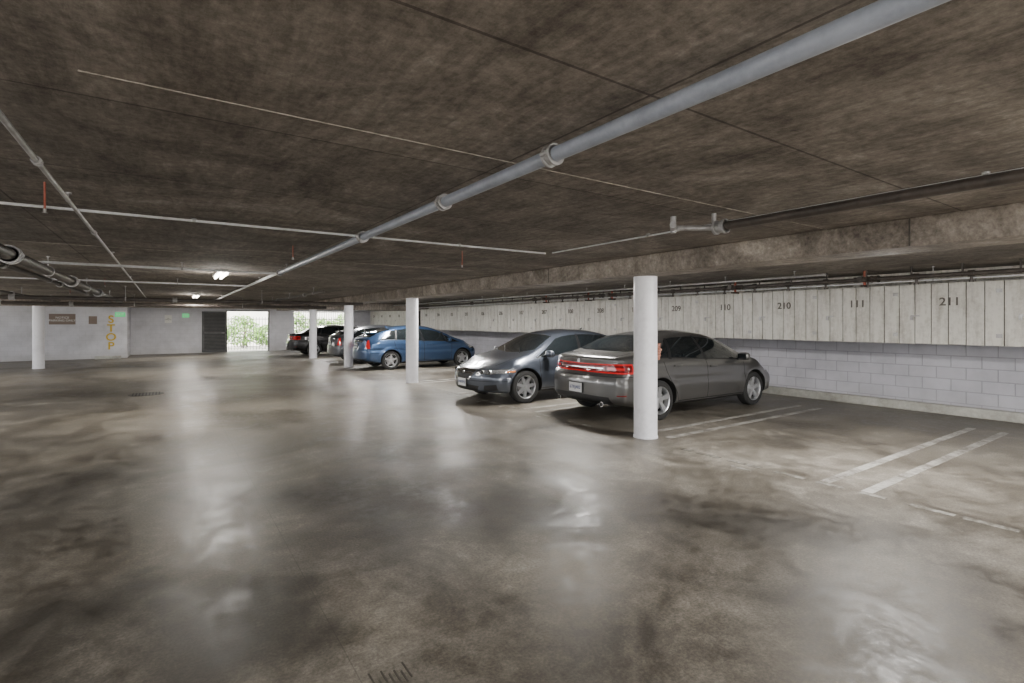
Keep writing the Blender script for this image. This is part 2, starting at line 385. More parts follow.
# ------------------------------------------------------------------ light fixtures, seen and added
def fixture(x, y, power, col=(1, .95, .88), ln=1.2, up=0):
    e = empty('ceiling_light', (x, y, CZ))
    bm = bmesh.new(); bbox(bm, (-.09, -ln/2, -.045), (.09, ln/2, 0.0), 0, .006)
    obj_from_bm('housing', bm, [M['fixture']], e)
    bm = bmesh.new(); bcyl(bm, (-.045, -ln/2+.03, -.065), (-.045, ln/2-.03, -.065), .019, 14); bcyl(bm, (.045, -ln/2+.03, -.065), (.045, ln/2-.03, -.065), .019, 14)
    obj_from_bm('tubes', bm, [M['lamp']], e, smooth=40)
    L = bpy.data.lights.new('lamp_light', 'AREA'); L.shape = 'RECTANGLE'; L.size = .2; L.size_y = ln; L.energy = power; L.color = col
    o = bpy.data.objects.new('lamp_light', L); COL.objects.link(o); o.parent = e; o.location = (0, 0, -.09)
    if up:   # added point light for side / upward tube spill, lifts the ceiling
        L = bpy.data.lights.new('lamp_fill', 'POINT'); L.shadow_soft_size = .12; L.energy = up; L.color = col
        o = bpy.data.objects.new('lamp_fill', L); COL.objects.link(o); o.parent = e; o.location = (0, 0, -.30)
    return e
for y in (10.2, 19.1, 27.0): fixture(.8, y, 90, up=32)
for y in (-2.6, -6.5): fixture(.8, y, 220, up=150)  # unseen fixtures added behind the camera as fill
fixture(-4.5, 1.0, 130, up=85); fixture(-5.5, 10, 140, up=70); fixture(-6, 19, 130, up=50)  # more unseen fixtures, added on the left as fill
fixture(4.0, -2.6, 130, up=95)  # unseen fixture added behind the camera, also fill
for y in (-2.5, 2.3, 7.4, 12.5, 16, 20.5, 27): fixture(6.5, y, 130, (1, .97, .93), up=36)  # row hidden by the beam, added to light cars and lockers

# ------------------------------------------------------------------ signs etc.
def sign(name, x, y, z, w, h, mat, txt=None, tmat=None, ts=.1):
    e = empty(name, (x, y, z))
    box('panel', (-w/2, -.015, -h/2), (w/2, 0, h/2), mat, 0, e)
    if txt: text('lettering', txt, (0, -.018, 0), (math.radians(90), 0, 0), ts, tmat, e)
sign('notice_sign', -3.6, 28.5, 1.72, .85, .45, M['signbrown'], 'NOTICE\nPARKING ONLY', M['signwhite'], .12)
sign('notice_sign', -2.6, 28.5, 1.68, .28, .34, M['signbrown'])
sign('exit_sign', -1.66, 28.5, 1.93, .36, .20, M['green'], 'EXIT', M['signwhite'], .13)
sign('exit_sign', .86, 31.0, 1.93, .30, .20, M['green'], 'EXIT', M['signwhite'], .12)
sign('notice_sign', .12, 31.0, 1.75, .3, .4, M['signwhite'], 'NO\nSMOKING', M['black'], .06)
text('stop_lettering', 'S\nT\nO\nP', (-1.98, 28.49, 1.12), (math.radians(90), 0, 0), .46, M['yellow'], lsp=.85, extrude=.004, bold=.008)
bm = bmesh.new(); bcyl(bm, (-.35, 13.9, 0), (-.35, 13.9, .006), .33, 32, 0)
for i in range(-4, 5): bbox(bm, (-.35+i*.06-.012, 13.65, .004), (-.35+i*.06+.012, 14.15, .010), 1)
obj_from_bm('floor_drain', bm, [M['pipe_dark'], M['black']])
box('wheel_stop', (-2.5, 27.9, 0), (-1.6, 28.1, .13), M['curb'], .02)
e = empty('door_1', (1.57, YF-.05, 0))
bm = bmesh.new()
bbox(bm, (0, 0, .03), (1.15, .045, 2.15), 0)
for a in (0.02, 1.05): bbox(bm, (a, -.02, .03), (a+.08, .0, 2.15), 1)
for z in (.05, 1.0, 2.05): bbox(bm, (.02, -.02, z), (1.13, 0, z+.08), 1)
for i in range(26): bbox(bm, (.1, -.012, .16+i*.073), (1.05, 0, .185+i*.073), 1)
bcyl(bm, (1.0, -.07, 1.02), (1.0, 0, 1.02), .02, 12, 2); bcyl(bm, (1.0, -.07, 1.02), (.88, -.07, 1.02), .012, 12, 2)
DK = dirty_paint('door_dark_metal', (.12, .12, .12), (.05, .05, .05), 3, .5)
obj_from_bm('leaf', bm, [M['black'], DK, M['pipe_steel']], e)
bm = bmesh.new()
for a, b in ((DX0-.05, DX0), (DX1, DX1+.05)): bbox(bm, (a, YF-.02, 0), (b, YF+.2, 2.2), 0)
bbox(bm, (DX0-.05, YF-.02, 2.17), (DX1+.05, YF+.2, 2.22), 0)
obj_from_bm('trim_door_frame', bm, [DK])
bm = bmesh.new()
x = WX0
while x < WX1: bbox(bm, (x, YF+.08, .8), (x+.02, YF+.1, 2.2)); x += .13
for z in (.85, 1.5, 2.15): bbox(bm, (WX0, YF+.075, z), (WX1, YF+.105, z+.03))
obj_from_bm('window_1', bm, [DK])

# ------------------------------------------------------------------ outside
M['ground'] = dirty_paint('outside_paving', (.62, .60, .55), (.45, .43, .39), 2, .8)
box('ground_outside', (-30, YF+.2, -.25), (30, 60, -.02), M['ground'])
box('driveway_outside', (-30, -40, -.25), (30, YB-.2, -.02), M['ground'])
box('side_yard_outside', (-30, YB-.2, -.25), (XL-.2, YF+.2, -.02), M['ground'])
M['leaf'] = dirty_paint('leaves', (.26, .46, .09), (.08, .20, .03), 3, .5, (.4, .6), fine=9)
def bush(name, cx, cy, n, sx, sy, sz):
    bm = bmesh.new()
    for i in range(5):
        a = random.uniform(0, 6.28); bcyl(bm, (cx+random.uniform(-.2, .2), cy, -.02), (cx+math.cos(a)*sx*.5, cy+math.sin(a)*sy*.4, sz*.8), .025, 6, 1)
    for i in range(n):
        while True:
            v = Vector((random.uniform(-1, 1), random.uniform(-1, 1), random.uniform(-1, 1)))
            if v.length < 1 and v.length > .45: break
        p = Vector((cx+v.x*sx, cy+v.y*sy, sz*.5+v.z*sz*.5+.05))
        d = Vector((random.uniform(-1, 1), random.uniform(-1, 1), random.uniform(-.6, .8))).normalized()*random.uniform(.10, .18)
        u = d.orthogonal().normalized()*random.uniform(.03, .06)
        vs = [bm.verts.new(q) for q in (p, p+d*.5+u, p+d, p+d*.5-u)]
        bm.faces.new(vs)
    return obj_from_bm(name, bm, [M['leaf'], M['signbrown']])
for cx, cy, sz in [(2.2, 34.5, 1.5), (3.9, 35.2, 2.0), (5.3, 34.4, 1.4), (6.9, 35, 2.2), (8.6, 34.6, 1.8), (10.2, 35, 2.2), (12.0, 36, 2.0)]:
    bush('garden_bush', cx, cy, 1600, 1.0, .7, sz)
bm = bmesh.new(); x = -2
while x < 16: bbox(bm, (x, 33.2, 0-.02), (x+.025, 33.22, 1.9)); x += .16
for z in (.15, 1.75): bbox(bm, (-2, 33.19, z), (16, 33.235, z+.04))
obj_from_bm('iron_fence', bm, [DK])
box('neighbour_wall', (-8, 40, -.02), (24, 40.3, 3.4), dirty_paint('stucco', (.85, .84, .80), (.7, .69, .65), 2, .8))

# ------------------------------------------------------------------ car builder
def pchip(pts):
    xs = np.array([p[0] for p in pts], float); ys = np.array([p[1] for p in pts], float)
    h = np.diff(xs); d = np.diff(ys)/h; m = np.zeros(len(xs))
    m[0], m[-1] = d[0], d[-1]
    for i in range(1, len(xs)-1):
        if d[i-1]*d[i] > 0:
            w1 = 2*h[i]+h[i-1]; w2 = h[i]+2*h[i-1]; m[i] = (w1+w2)/(w1/d[i-1]+w2/d[i])
    def f(x):
        x = min(max(x, xs[0]), xs[-1]); i = min(int(np.searchsorted(xs, x, 'right'))-1, len(h)-1); i = max(i, 0)
        t = (x-xs[i])/h[i]
        return float(ys[i]*(1+2*t)*(1-t)**2 + m[i]*h[i]*t*(1-t)**2 + ys[i+1]*t*t*(3-2*t) + m[i+1]*h[i]*t*t*(t-1))
    return f
def sm(a, b, x):
    t = min(max((x-a)/(b-a), 0), 1); return t*t*(3-2*t)
def inpoly(px, py, poly):
    c = False; j = len(poly)-1
    for i in range(len(poly)):
        xi, yi = poly[i]; xj, yj = poly[j]
        if (yi > py) != (yj > py) and px < (xj-xi)*(py-yi)/(yj-yi)+xi: c = not c
        j = i
    return c

def make_car(name, S, loc, rotz, paint):
    L, W = S['L'], S['W']; xr, xf = S['xr'], S['xf']; R = S['R']
    top = pchip(S['top']); belt = pchip(S['belt']); zbf = pchip([(0, .30), (.5, .22), (L/2, .19), (L-.5, .20), (L, .24)])
    leanf = pchip(S.get('leanf', [(.15, .10), (.32, .02), (.5, 0), (.66, .05), (.78, .15), (.9, .2)]))
    leanr = pchip(S.get('leanr', [(.2, .10), (.40, .0), (.6, .0), (.85, .05), (1.05, .06), (1.15, .1)]))
    side = pchip([(0, .90), (.08, .945), (.14, .965), (.3, .985), (.5, 1.0), (.68, .997), (.76, .985), (.9, .978), (.97, .962), (1, .94)])
    bowf, bowr = S.get('bowf', .32), S.get('bowr', .2)
    tumble = S.get('tumble', .44)
    def hw(x):
        t = (x-L*.48)/(L*.52); return W/2*(1-.055*abs(t)**3.5)
    def section(x):
        w = hw(x); zb = zbf(x); zt = top(x); bl = min(belt(x), zt-.025); h = zt-bl
        pts = []; zn = []
        for i in range(4): pts.append((w*.90*i/4, zb)); zn.append(4)
        ns = 20
        for i in range(ns):
            t = i/ns; pts.append((w*side(t), zb+(bl-zb)*t)); zn.append(0)
        yb = w*.94; yr = yb-.05-tumble*h; zr = bl+.87*h
        nw = 9
        for i in range(nw):
            t = i/nw; pts.append((yb+(yr-yb)*t+.03*math.sin(math.pi*t)*min(1, h/.4), bl+(zr-bl)*t)); zn.append(1)
        nt = 14
        for i in range(nt+1):
            t = 1-i/nt; pts.append((yr*t, zr+(zt-zr)*(1-t**2.3))); zn.append(2)
        P = np.array(pts)
        for _ in range(2):
            Q = P.copy(); Q[1:-1] = .25*P[:-2]+.5*P[1:-1]+.25*P[2:]; Q[-1, 1] = .5*P[-1, 1]+.5*P[-2, 1]; P = Q
        P[-1, 0] = 0; P[0, 0] = 0
        return P, zn
    ds = [0, .012, .03, .055, .085]
    xs = ds + list(np.arange(.12, L-.12, .045)) + [L-d for d in reversed(ds)]
    bm = bmesh.new(); zl = bm.faces.layers.int.new('zone')
    def deform(x, y, z):
        wf = sm(L-.8, L, x); wr = 1-sm(0, .8, x)
        a = min(abs(y)/(W/2), 1.05)
        nx = x - wf*(bowf*a**2.4+leanf(z)) + wr*(bowr*a**2.4+leanr(z))
        for xw in (xr, xf):
            d = math.hypot(nx-xw, z-R); k = max(0, 1-abs(d-(R+.06))/.10)
            if abs(y) > W*.40 and z < 1.0: y += math.copysign(.022*k*k*(3-2*k), y)
        if abs(y) > W*.42:
            zc = .70+.05*(L/2-nx)/L
            y -= math.copysign(.014*math.exp(-((z-zc+.06)/.045)**2), y)
        return (nx, y, z)
    rings = []
    def addring(x, P, k):
        zc = .5*(P[0, 1]+P[-1, 1])
        row = []
        N = len(P)
        full = [(p[0], p[1]) for p in P] + [(-P[i, 0], P[i, 1]) for i in range(N-2, 0, -1)]
        for (y, z) in full:
            row.append(bm.verts.new(deform(x, y*k, zc+(z-zc)*k)))
        rings.append(row); return row
    r = .085
    P0, zn = section(0); kend = .87
    capk = [.12, .24, .36, .48, .6, .7, .78, .84]
    for k in capk: addring(0, P0, k)
    for x in xs:
        P, zn = section(x); d = min(x, L-x)
        k = 1 if d >= r else 1-(1-kend)*(1-math.sqrt(max(0, 1-((r-d)/r)**2)))
        addring(x, P, k)
    P1, _ = section(L)
    for k in reversed(capk): addring(L, P1, k)
    N = len(P0); full_z = zn[:N-1] + [zn[i-1] for i in range(N-1, 0, -1)]
    nc = len(capk)
    for a in range(len(rings)-1):
        A, B = rings[a], rings[a+1]; m = len(A)
        for i in range(m):
            j = (i+1) % m
            f = bm.faces.new((A[i], B[i], B[j], A[j]))
            f[zl] = 3 if (a < nc+1 or a >= len(rings)-nc-2) else full_z[i]
    f = bm.faces.new(rings[0]); f[zl] = 3
    f = bm.faces.new(list(reversed(rings[-1]))); f[zl] = 3
    bmesh.ops.recalc_face_normals(bm, faces=bm.faces)
    mats = [paint, M['glass'], M['trim'], M['chrome'], M['seam'], M['tail'], M['head'], M['amber'], M['well'], M['taildk']]
    MI = dict(paint=0, glass=1, trim=2, chrome=3, seam=4, tail=5, head=6, amber=7, well=8, taildk=9)
    ax = {'side': (0, 2), 'front': (1, 2), 'top': (0, 1)}
    def paintpoly(poly, view, mi, zones=None, xmin=-9, xmax=99):
        polys = [poly]
        if view in ('front', 'top'):
            polys.append([(-p[0], p[1]) if view == 'front' else (p[0], -p[1]) for p in poly])
        i0, i1 = ax[view]
        for pl in polys:
            lo = [min(p[k] for p in pl)-.02 for k in (0, 1)]; hi = [max(p[k] for p in pl)+.02 for k in (0, 1)]
            def ok(f):
                if zones is not None and f[zl] not in zones: return False
                cs = [v.co for v in f.verts]
                return not (max(c[i0] for c in cs) < lo[0] or min(c[i0] for c in cs) > hi[0] or max(c[i1] for c in cs) < lo[1]
                            or min(c[i1] for c in cs) > hi[1] or max(c.x for c in cs) < xmin or min(c.x for c in cs) > xmax)
            C = [f for f in bm.faces if ok(f)]
            cuts = []
            for a, b in zip(pl, pl[1:]+pl[:1]):
                co = [0, 0, 0]; co[i0], co[i1] = a; no = [0, 0, 0]
                dx, dy = b[0]-a[0], b[1]-a[1]
                if abs(dx)+abs(dy) < 1e-6: continue
                no[i0], no[i1] = dy, -dx; cuts.append((co, no))
            if xmin > -5: cuts.append(((xmin, 0, 0), (1, 0, 0)))
            if xmax < 50: cuts.append(((xmax, 0, 0), (1, 0, 0)))
            for co, no in cuts:
                es = set(e for f in C for e in f.edges); vs = set(v for f in C for v in f.verts)
                q = bmesh.ops.bisect_plane(bm, geom=list(C)+list(es)+list(vs), plane_co=co, plane_no=no, dist=1e-5)
                C = [g for g in q['geom'] if isinstance(g, bmesh.types.BMFace)]
            for f in C:
                c = f.calc_center_median()
                if c.x < xmin or c.x > xmax: continue
                if inpoly(c[i0], c[i1], pl): f.material_index = MI[mi]
    def strip(pts, w, view, mi, **kw):
        for a, b in zip(pts[:-1], pts[1:]):
            d = Vector((b[0]-a[0], b[1]-a[1])).normalized()*w/2; nx, ny = -d.y, d.x
            paintpoly([(a[0]+nx, a[1]+ny), (b[0]+nx, b[1]+ny), (b[0]-nx, b[1]-ny), (a[0]-nx, a[1]-ny)], view, mi, **kw)
    def wz(x, t): return belt(x)+(top(x)-belt(x))*t
    a, b = S['win']; ra, rb = S['wintop']
    nn = 7
    topx = [rb+(ra-rb)*i/nn for i in range(nn+1)]
    poly = [(a, wz(a, 0)+.03)] + [(x, belt(x)+.035) for x in np.linspace(a, b, 7)[1:-1]] + [(b, belt(b)+.03)] + [(x, wz(x, .77)) for x in topx]
    paintpoly([(float(p[0]), float(p[1])) for p in poly], 'side', 'glass', zones=(1,))
    for bp in S['bp']:
        paintpoly([(bp[0]-.04, belt(bp[0])-.01), (bp[0]+.04, belt(bp[0])-.01), (bp[1]+.03, wz(bp[1], .80)), (bp[1]-.03, wz(bp[1], .80))], 'side', 'trim', zones=(1,))
    strip([(float(x), belt(x)+.028) for x in np.linspace(a-.03, b+.03, 6)], .02, 'side', S.get('wtrim', 'trim'), zones=(0, 1))
    def rail(x):
        h = top(x)-belt(x); return hw(x)*.94-.05-tumble*h
    w0, w1 = S['ws']; pf = [(w0, rail(w0)-.05), (w1-.22, rail(w1-.22)-.03), (w1-.07, rail(w1)*.6), (w1, 0), (w0+.02, 0)]
    paintpoly(pf, 'top', 'glass', zones=(2,))
    r0, r1 = S['rs']; pr = [(r1, rail(r1)-.05), (r0+.12, rail(r0+.12)-.03), (r0+.02, rail(r0)*.6), (r0, 0), (r1, 0)]
    paintpoly(pr, 'top', 'glass', zones=(2,))
    for ln in S['seams']: strip(ln, .012, 'side', 'seam', zones=(0,))
    strip(S['hood'], .012, 'top', 'seam', zones=(1, 2))
    if 'trunk' in S: strip(S['trunk'], .012, 'top', 'seam', zones=(1, 2))
    paintpoly([(xr, .16), (xf, .16), (xf, .245), (xr, .255)], 'side', 'trim', zones=(0,))
    for p in S['paint']:
        kw = dict(p[3]) if len(p) > 3 else {}
        paintpoly(p[0], p[1], p[2], **kw)
    root = empty(name, loc, rotz)
    body = obj_from_bm('body', bm, mats, None)
    cb = bmesh.new()
    for xw in (xr, xf):
        for sg in (-1, 1):
            bcyl(cb, (xw, sg*(W/2-.30), R), (xw, sg*(W/2+.2), R), R+.05, 48, 8)
    for f in cb.faces: f.material_index = 8
    cut = obj_from_bm('cut', cb, mats)
    md = body.modifiers.new('b', 'BOOLEAN'); md.operation = 'DIFFERENCE'; md.solver = 'EXACT'; md.object = cut
    bpy.context.view_layer.update()
    dg = bpy.context.evaluated_depsgraph_get()
    me = bpy.data.meshes.new_from_object(body.evaluated_get(dg))
    body.modifiers.clear(); body.data = me
    bpy.data.objects.remove(cut)
    me.polygons.foreach_set('use_smooth', [True]*len(me.polygons)); me.set_sharp_from_angle(angle=math.radians(38))
    body.parent = root
    tmp = bmesh.new(); tmp.from_mesh(me); bvh = BVHTree.FromBMesh(tmp); tmp.free()
    def sy(x, z, sg=-1):
        h = bvh.ray_cast(Vector((x, sg*3, z)), Vector((0, -sg, 0))); return h[0].y if h[0] else sg*W/2
    def fx(y, z, front=True):
        h = bvh.ray_cast(Vector((L+3 if front else -3, y, z)), Vector((-1 if front else 1, 0, 0))); return h[0].x if h[0] else (L if front else 0)
    for xw in (xr, xf):
        for sg in (-1, 1):
            wheel(root, xw, sg*(W/2-.115), R, sg, S['spokes'], S.get('split', False))
    bm = bmesh.new()
    for sg in (-1, 1):
        for hx in S['handles']:
            z = belt(hx)-.10; yy = sy(hx, z, sg)
            for ex in (-.085, .07): bbox(bm, (hx+ex, min(yy-.01*sg, yy+.03*sg), z-.012), (hx+ex+.015, max(yy-.01*sg, yy+.03*sg), z+.012), 0)
            bbox(bm, (hx-.10, min(yy+sg*.018, yy+sg*.036), z-.014), (hx+.10, max(yy+sg*.018, yy+sg*.036), z+.014), 0, .006)
        mx = S['mirror']; mz = belt(mx)+.085
        m0 = bmesh.ops.create_uvsphere(bm, u_segments=20, v_segments=14, radius=1)
        for v in m0['verts']:
            c = v.co.copy(); q = [math.copysign(abs(t)**.65, t) for t in c]
            v.co = Vector((mx+.02+q[0]*.075-(.03 if q[0] > 0 else 0)*abs(q[1]), sg*(W/2+.075)+q[1]*.115, mz+q[2]*.07))
        bcyl(bm, (mx+.03, sg*(W/2-.09), mz-.06), (mx+.02, sg*(W/2+.03), mz-.02), .025, 10, 1)
        bbox(bm, (mx-.062, sg*(W/2+.075)-.08, mz-.045), (mx-.054, sg*(W/2+.075)+.08, mz+.045), 2)
    for pl in S['plates']:
        front, z = pl; x = fx(0, z, front); s_ = 1 if front else -1
        bbox(bm, (x-.005 if front else x-.018, -.165, z-.085), (x+.018 if front else x+.005, .165, z+.085), 1)
        bbox(bm, (x+.015*s_-.003, -.152, z-.075), (x+.022*s_+.001*s_, .152, z+.075), 3)
        text('plate_number', S.get('ptxt', '6TRJ482'), (x+.027*s_, 0, z), (math.radians(90), 0, math.radians(90 if front else -90)), .075, M['plateink'], root, .001)
    for front, z in S['badges']:
        x = fx(0, z, front); s_ = 1 if front else -1
        bcyl(bm, (x-.01*s_, 0, z), (x+.012*s_, 0, z), .035, 20, 4)
    for (y, z) in S.get('exhaust', []):
        for sg in (-1, 1):
            x = fx(sg*y, z+.04, False); bcyl(bm, (x-.015, sg*y, z), (x+.15, sg*y, z), .042, 20, 4); bcyl(bm, (x-.018, sg*y, z), (x-.01, sg*y, z), .033, 20, 1)
    wb = S['ws'][1]
    for y0 in (-.1, .45):
        bcyl(bm, (wb-.02, y0, top(wb-.02)+.005), (wb-.30, y0-.42, top(wb-.30)-.02), .008, 6, 1)
    bcyl(bm, (S['ant'], 0, top(S['ant'])-.01), (S['ant']-.07, 0, top(S['ant'])+.05), .03, 10, 0, .008)
    if S.get('spoiler'):
        sx, sz, sw = S['spoiler']
        bbox(bm, (sx-.06, -sw, sz-.015), (sx+.14, sw, sz+.015), 0, .013)
    obj_from_bm('fittings', bm, [paint, M['trim'], M['glass'], M['plate'], M['chrome']], root, smooth=40)
    if 'lamps' in S:
        bm = bmesh.new()
        for (y, z) in S['lamps']:
            for sg in (-1, 1):
                x = fx(sg*y, z, True); bcyl(bm, (x-.02, sg*y, z), (x+.004, sg*y, z), .050, 20, 0); bcyl(bm, (x, sg*y, z), (x+.009, sg*y, z), .036, 20, 1)
        obj_from_bm('headlamp_projectors', bm, [M['chrome'], M['glass']], root, smooth=40)
    return root

def clone_car(src, name, loc, rotz, paint):
    root = empty(name, loc, rotz)
    for c in src.children:
        o = c.copy(); COL.objects.link(o); o.parent = root
        if c.name.split('.')[0] in ('body', 'fittings'):
            o.data = c.data.copy(); o.data.materials[0] = paint
    return root

def wheel(root, x, y, R, sg, ns, split):
    bm = bmesh.new(); seg = 48
    def lathe(prof, mi):
        rs = []
        for (o, r) in prof:
            rs.append([bm.verts.new((r*math.cos(2*math.pi*i/seg), o*sg, r*math.sin(2*math.pi*i/seg))) for i in range(seg)])
        for A, B in zip(rs[:-1], rs[1:]):
            for i in range(seg):
                f = bm.faces.new((A[i], A[(i+1) % seg], B[(i+1) % seg], B[i])); f.material_index = mi
    q = .69
    lathe([(-.09, q*R), (-.10, .8*R), (-.092, .93*R), (-.07, .99*R), (-.03, R), (.03, R), (.07, .99*R), (.092, .93*R), (.10, .8*R), (.095, (q+.02)*R), (.085, q*R)], 0)
    lathe([(.085, (q+.015)*R), (.092, q*R), (.085, (q-.03)*R), (.05, (q-.06)*R), (-.07, (q-.08)*R)], 1)
    lathe([(0.0, .001), (0.0, (q-.06)*R)], 2)
    lathe([(.02, .001), (.02, .45*R), (.0, .45*R)], 3)
    lathe([(.072, .001), (.07, .10*R), (.055, .17*R), (0.0, .18*R)], 1)
    r0, r1 = .10*R, (q-.02)*R
    for i in range(ns):
        a0 = 2*math.pi*i/ns+.3
        offs = (-.11, .11) if split else (0,)
        for o in offs:
            w0, w1 = (.020, .020) if split else (.034, .026)
            a1 = a0+o
            ca, sa = math.cos(a1), math.sin(a1); cb, sb = math.cos(a0+o*.5), math.sin(a0+o*.5)
            def pt(r, w, yy, c, s_): return (r*c-w*s_, yy*sg, r*s_+w*c)
            v = [bm.verts.new(pt(r0, -w0, .068, cb, sb)), bm.verts.new(pt(r0, w0, .068, cb, sb)), bm.verts.new(pt(r1, w1, .080, ca, sa)), bm.verts.new(pt(r1, -w1, .080, ca, sa)),
                 bm.verts.new(pt(r0, -w0, .02, cb, sb)), bm.verts.new(pt(r0, w0, .02, cb, sb)), bm.verts.new(pt(r1, w1, .045, ca, sa)), bm.verts.new(pt(r1, -w1, .045, ca, sa))]
            for idx in ((0,1,2,3), (0,3,7,4), (1,5,6,2), (4,7,6,5), (2,6,7,3), (0,4,5,1)):
                f = bm.faces.new([v[t] for t in idx]); f.material_index = 1
    bmesh.ops.recalc_face_normals(bm, faces=bm.faces)
    o = obj_from_bm('wheel', bm, [M['tire'], M['alloy'], M['well'], M['pipe_steel']], root, smooth=35)
    o.location = (x, y, R)

def paint_mat(name, col, metal=.6, rough=.3):
    return new_mat(name, col, rough, metal, 1.0)

dart = dict(L=4.67, W=1.83, xr=1.03, xf=3.73, R=.325, spokes=5, split=True,
  top=[(0, 1.00), (.12, 1.055), (.45, 1.085), (.62, 1.115), (1.25, 1.375), (1.6, 1.44), (2.1, 1.465), (2.6, 1.425), (2.85, 1.355), (3.60, 1.00), (3.75, .955), (4.3, .83), (4.67, .68)],
  belt=[(0, .90), (.5, .99), (1.0, .99), (2.0, .945), (3.0, .895), (3.6, .86), (4.3, .74), (4.67, .61)],
  win=(.98, 3.42), wintop=(1.38, 2.82), bp=[(2.28, 2.18), (1.30, 1.42)], ws=(2.84, 3.62), rs=(.60, 1.24),
  seams=[[(3.38, .28), (3.40, .60), (3.40, .86)], [(2.28, .27), (2.26, .93)], [(1.42, .42), (1.20, .72), (1.12, .95)], [(1.42, .42), (1.5, .28)], [(1.5, .28), (3.38, .28)]],
  hood=[(3.66, .70), (4.25, .70)], trunk=[(.60, .62), (.25, .66)],
  paint=[([(-.02, .795), (.90, .785), (.95, .83), (.95, .905), (.86, .94), (-.02, .93)], 'front', 'tail', {'xmax': .42}),
         ([(-.02, .815), (.86, .808), (.90, .84), (.90, .89), (.84, .915), (-.02, .912)], 'front', 'taildk', {'xmax': .40}),
         ([(.56, .845), (.82, .84), (.82, .878), (.58, .885)], 'front', 'tail', {'xmax': .40}),
         ([(-.02, .857), (.50, .857), (.50, .869), (-.02, .869)], 'front', 'chrome', {'xmax': .3}),
         ([(-.02, .26), (.72, .26), (.64, .42), (-.02, .44)], 'front', 'trim', {'xmax': .5}),
         ([(.76, .44), (.86, .44), (.86, .46), (.76, .46)], 'front', 'taildk', {'xmax': .5}),
         ([(-.02, .735), (.95, .735), (.95, .745), (-.02, .745)], 'front', 'seam', {'xmax': .45}),
         ([(.45, .62), (.95, .66), (.95, .72), (.50, .70)], 'front', 'head', {'xmin': 4.12}),
         ([(-.02, .58), (.42, .60), (.42, .66), (-.02, .66)], 'front', 'trim', {'xmin': 4.0}),
         ([(-.02, .25), (.6, .27), (.55, .45), (-.02, .47)], 'front', 'trim', {'xmin': 4.0})],
  handles=[1.45, 2.42], mirror=3.22, plates=[(False, .53)], badges=[(False, .965)], exhaust=[(.52, .30)], ant=1.55, spoiler=None, bowr=.24,
  leanr=[(.2, .10), (.40, .0), (.6, .0), (.76, .03), (.80, .06), (.95, .07), (1.03, .02), (1.1, .03)])
c_dart = make_car('sedan_car', dart, (5.62, 6.38, 0), 0, paint_mat('paint_grey', (.13, .128, .125)))

tsx = dict(L=4.66, W=1.80, xr=1.05, xf=3.72, R=.325, spokes=7, split=False,
  top=[(0, .97), (.12, 1.02), (.55, 1.05), (.75, 1.08), (1.35, 1.37), (1.7, 1.435), (2.15, 1.45), (2.6, 1.41), (2.85, 1.34), (3.58, .975), (3.75, .93), (4.3, .81), (4.66, .68)],
  belt=[(0, .88), (.5, .96), (1.0, .965), (2.0, .935), (3.0, .89), (3.6, .85), (4.3, .735), (4.66, .62)],
  win=(1.0, 3.40), wintop=(1.42, 2.80), bp=[(2.28, 2.20), (1.38, 1.48)], ws=(2.84, 3.60), rs=(.72, 1.34), wtrim='chrome',
  seams=[[(3.36, .28), (3.38, .60), (3.38, .86)], [(2.30, .27), (2.28, .92)], [(1.45, .42), (1.22, .70), (1.14, .93)], [(1.45, .42), (1.52, .28)], [(1.52, .28), (3.36, .28)], [(4.12, .60), (4.05, .47), (4.07, .40)]],
  hood=[(3.64, .70), (4.02, .70), (4.25, .58)], trunk=[(.70, .60), (.25, .66)],
  paint=[([(.38, .60), (.70, .585), (.95, .63), (.95, .70), (.75, .69), (.40, .655)], 'front', 'trim', {'xmin': 3.98}),
         ([(.40, .61), (.70, .595), (.95, .64), (.95, .69), (.75, .682), (.42, .648)], 'front', 'head', {'xmin': 3.98}),
         ([(.80, .62), (.95, .64), (.95, .67), (.80, .65)], 'front', 'amber', {'xmin': 3.98, 'xmax': 4.14}),
         ([(-.02, .47), (.24, .47), (.38, .67), (-.02, .68)], 'front', 'chrome', {'xmin': 4.1}),
         ([(-.02, .495), (.215, .495), (.335, .645), (-.02, .65)], 'front', 'trim', {'xmin': 4.1}),
         ([(-.02, .595), (.30, .595), (.32, .62), (-.02, .62)], 'front', 'chrome', {'xmin': 4.1}),
         ([(-.02, .25), (.42, .25), (.48, .36), (-.02, .38)], 'front', 'trim', {'xmin': 4.1}),
         ([(.56, .27), (.80, .29), (.80, .40), (.60, .38)], 'front', 'trim', {'xmin': 4.0}),
         ([(-.02, .455), (.95, .455), (.95, .463), (-.02, .463)], 'front', 'seam', {'xmin': 4.15}),
         ([(.45, .76), (.95, .74), (.95, .88), (.5, .89)], 'front', 'tail', {'xmax': .42})],
  handles=[1.50, 2.45], mirror=3.20, plates=[(True, .41), (False, .70)], badges=[(True, .61)], ant=1.55, lamps=[(.53, .63), (.66, .636)], bowf=.36, ptxt='7ABX915')
c_tsx = make_car('sedan_car', tsx, (4.92+4.66, 9.0, 0), math.pi, paint_mat('paint_dark_blue_grey', (.085, .098, .125)))

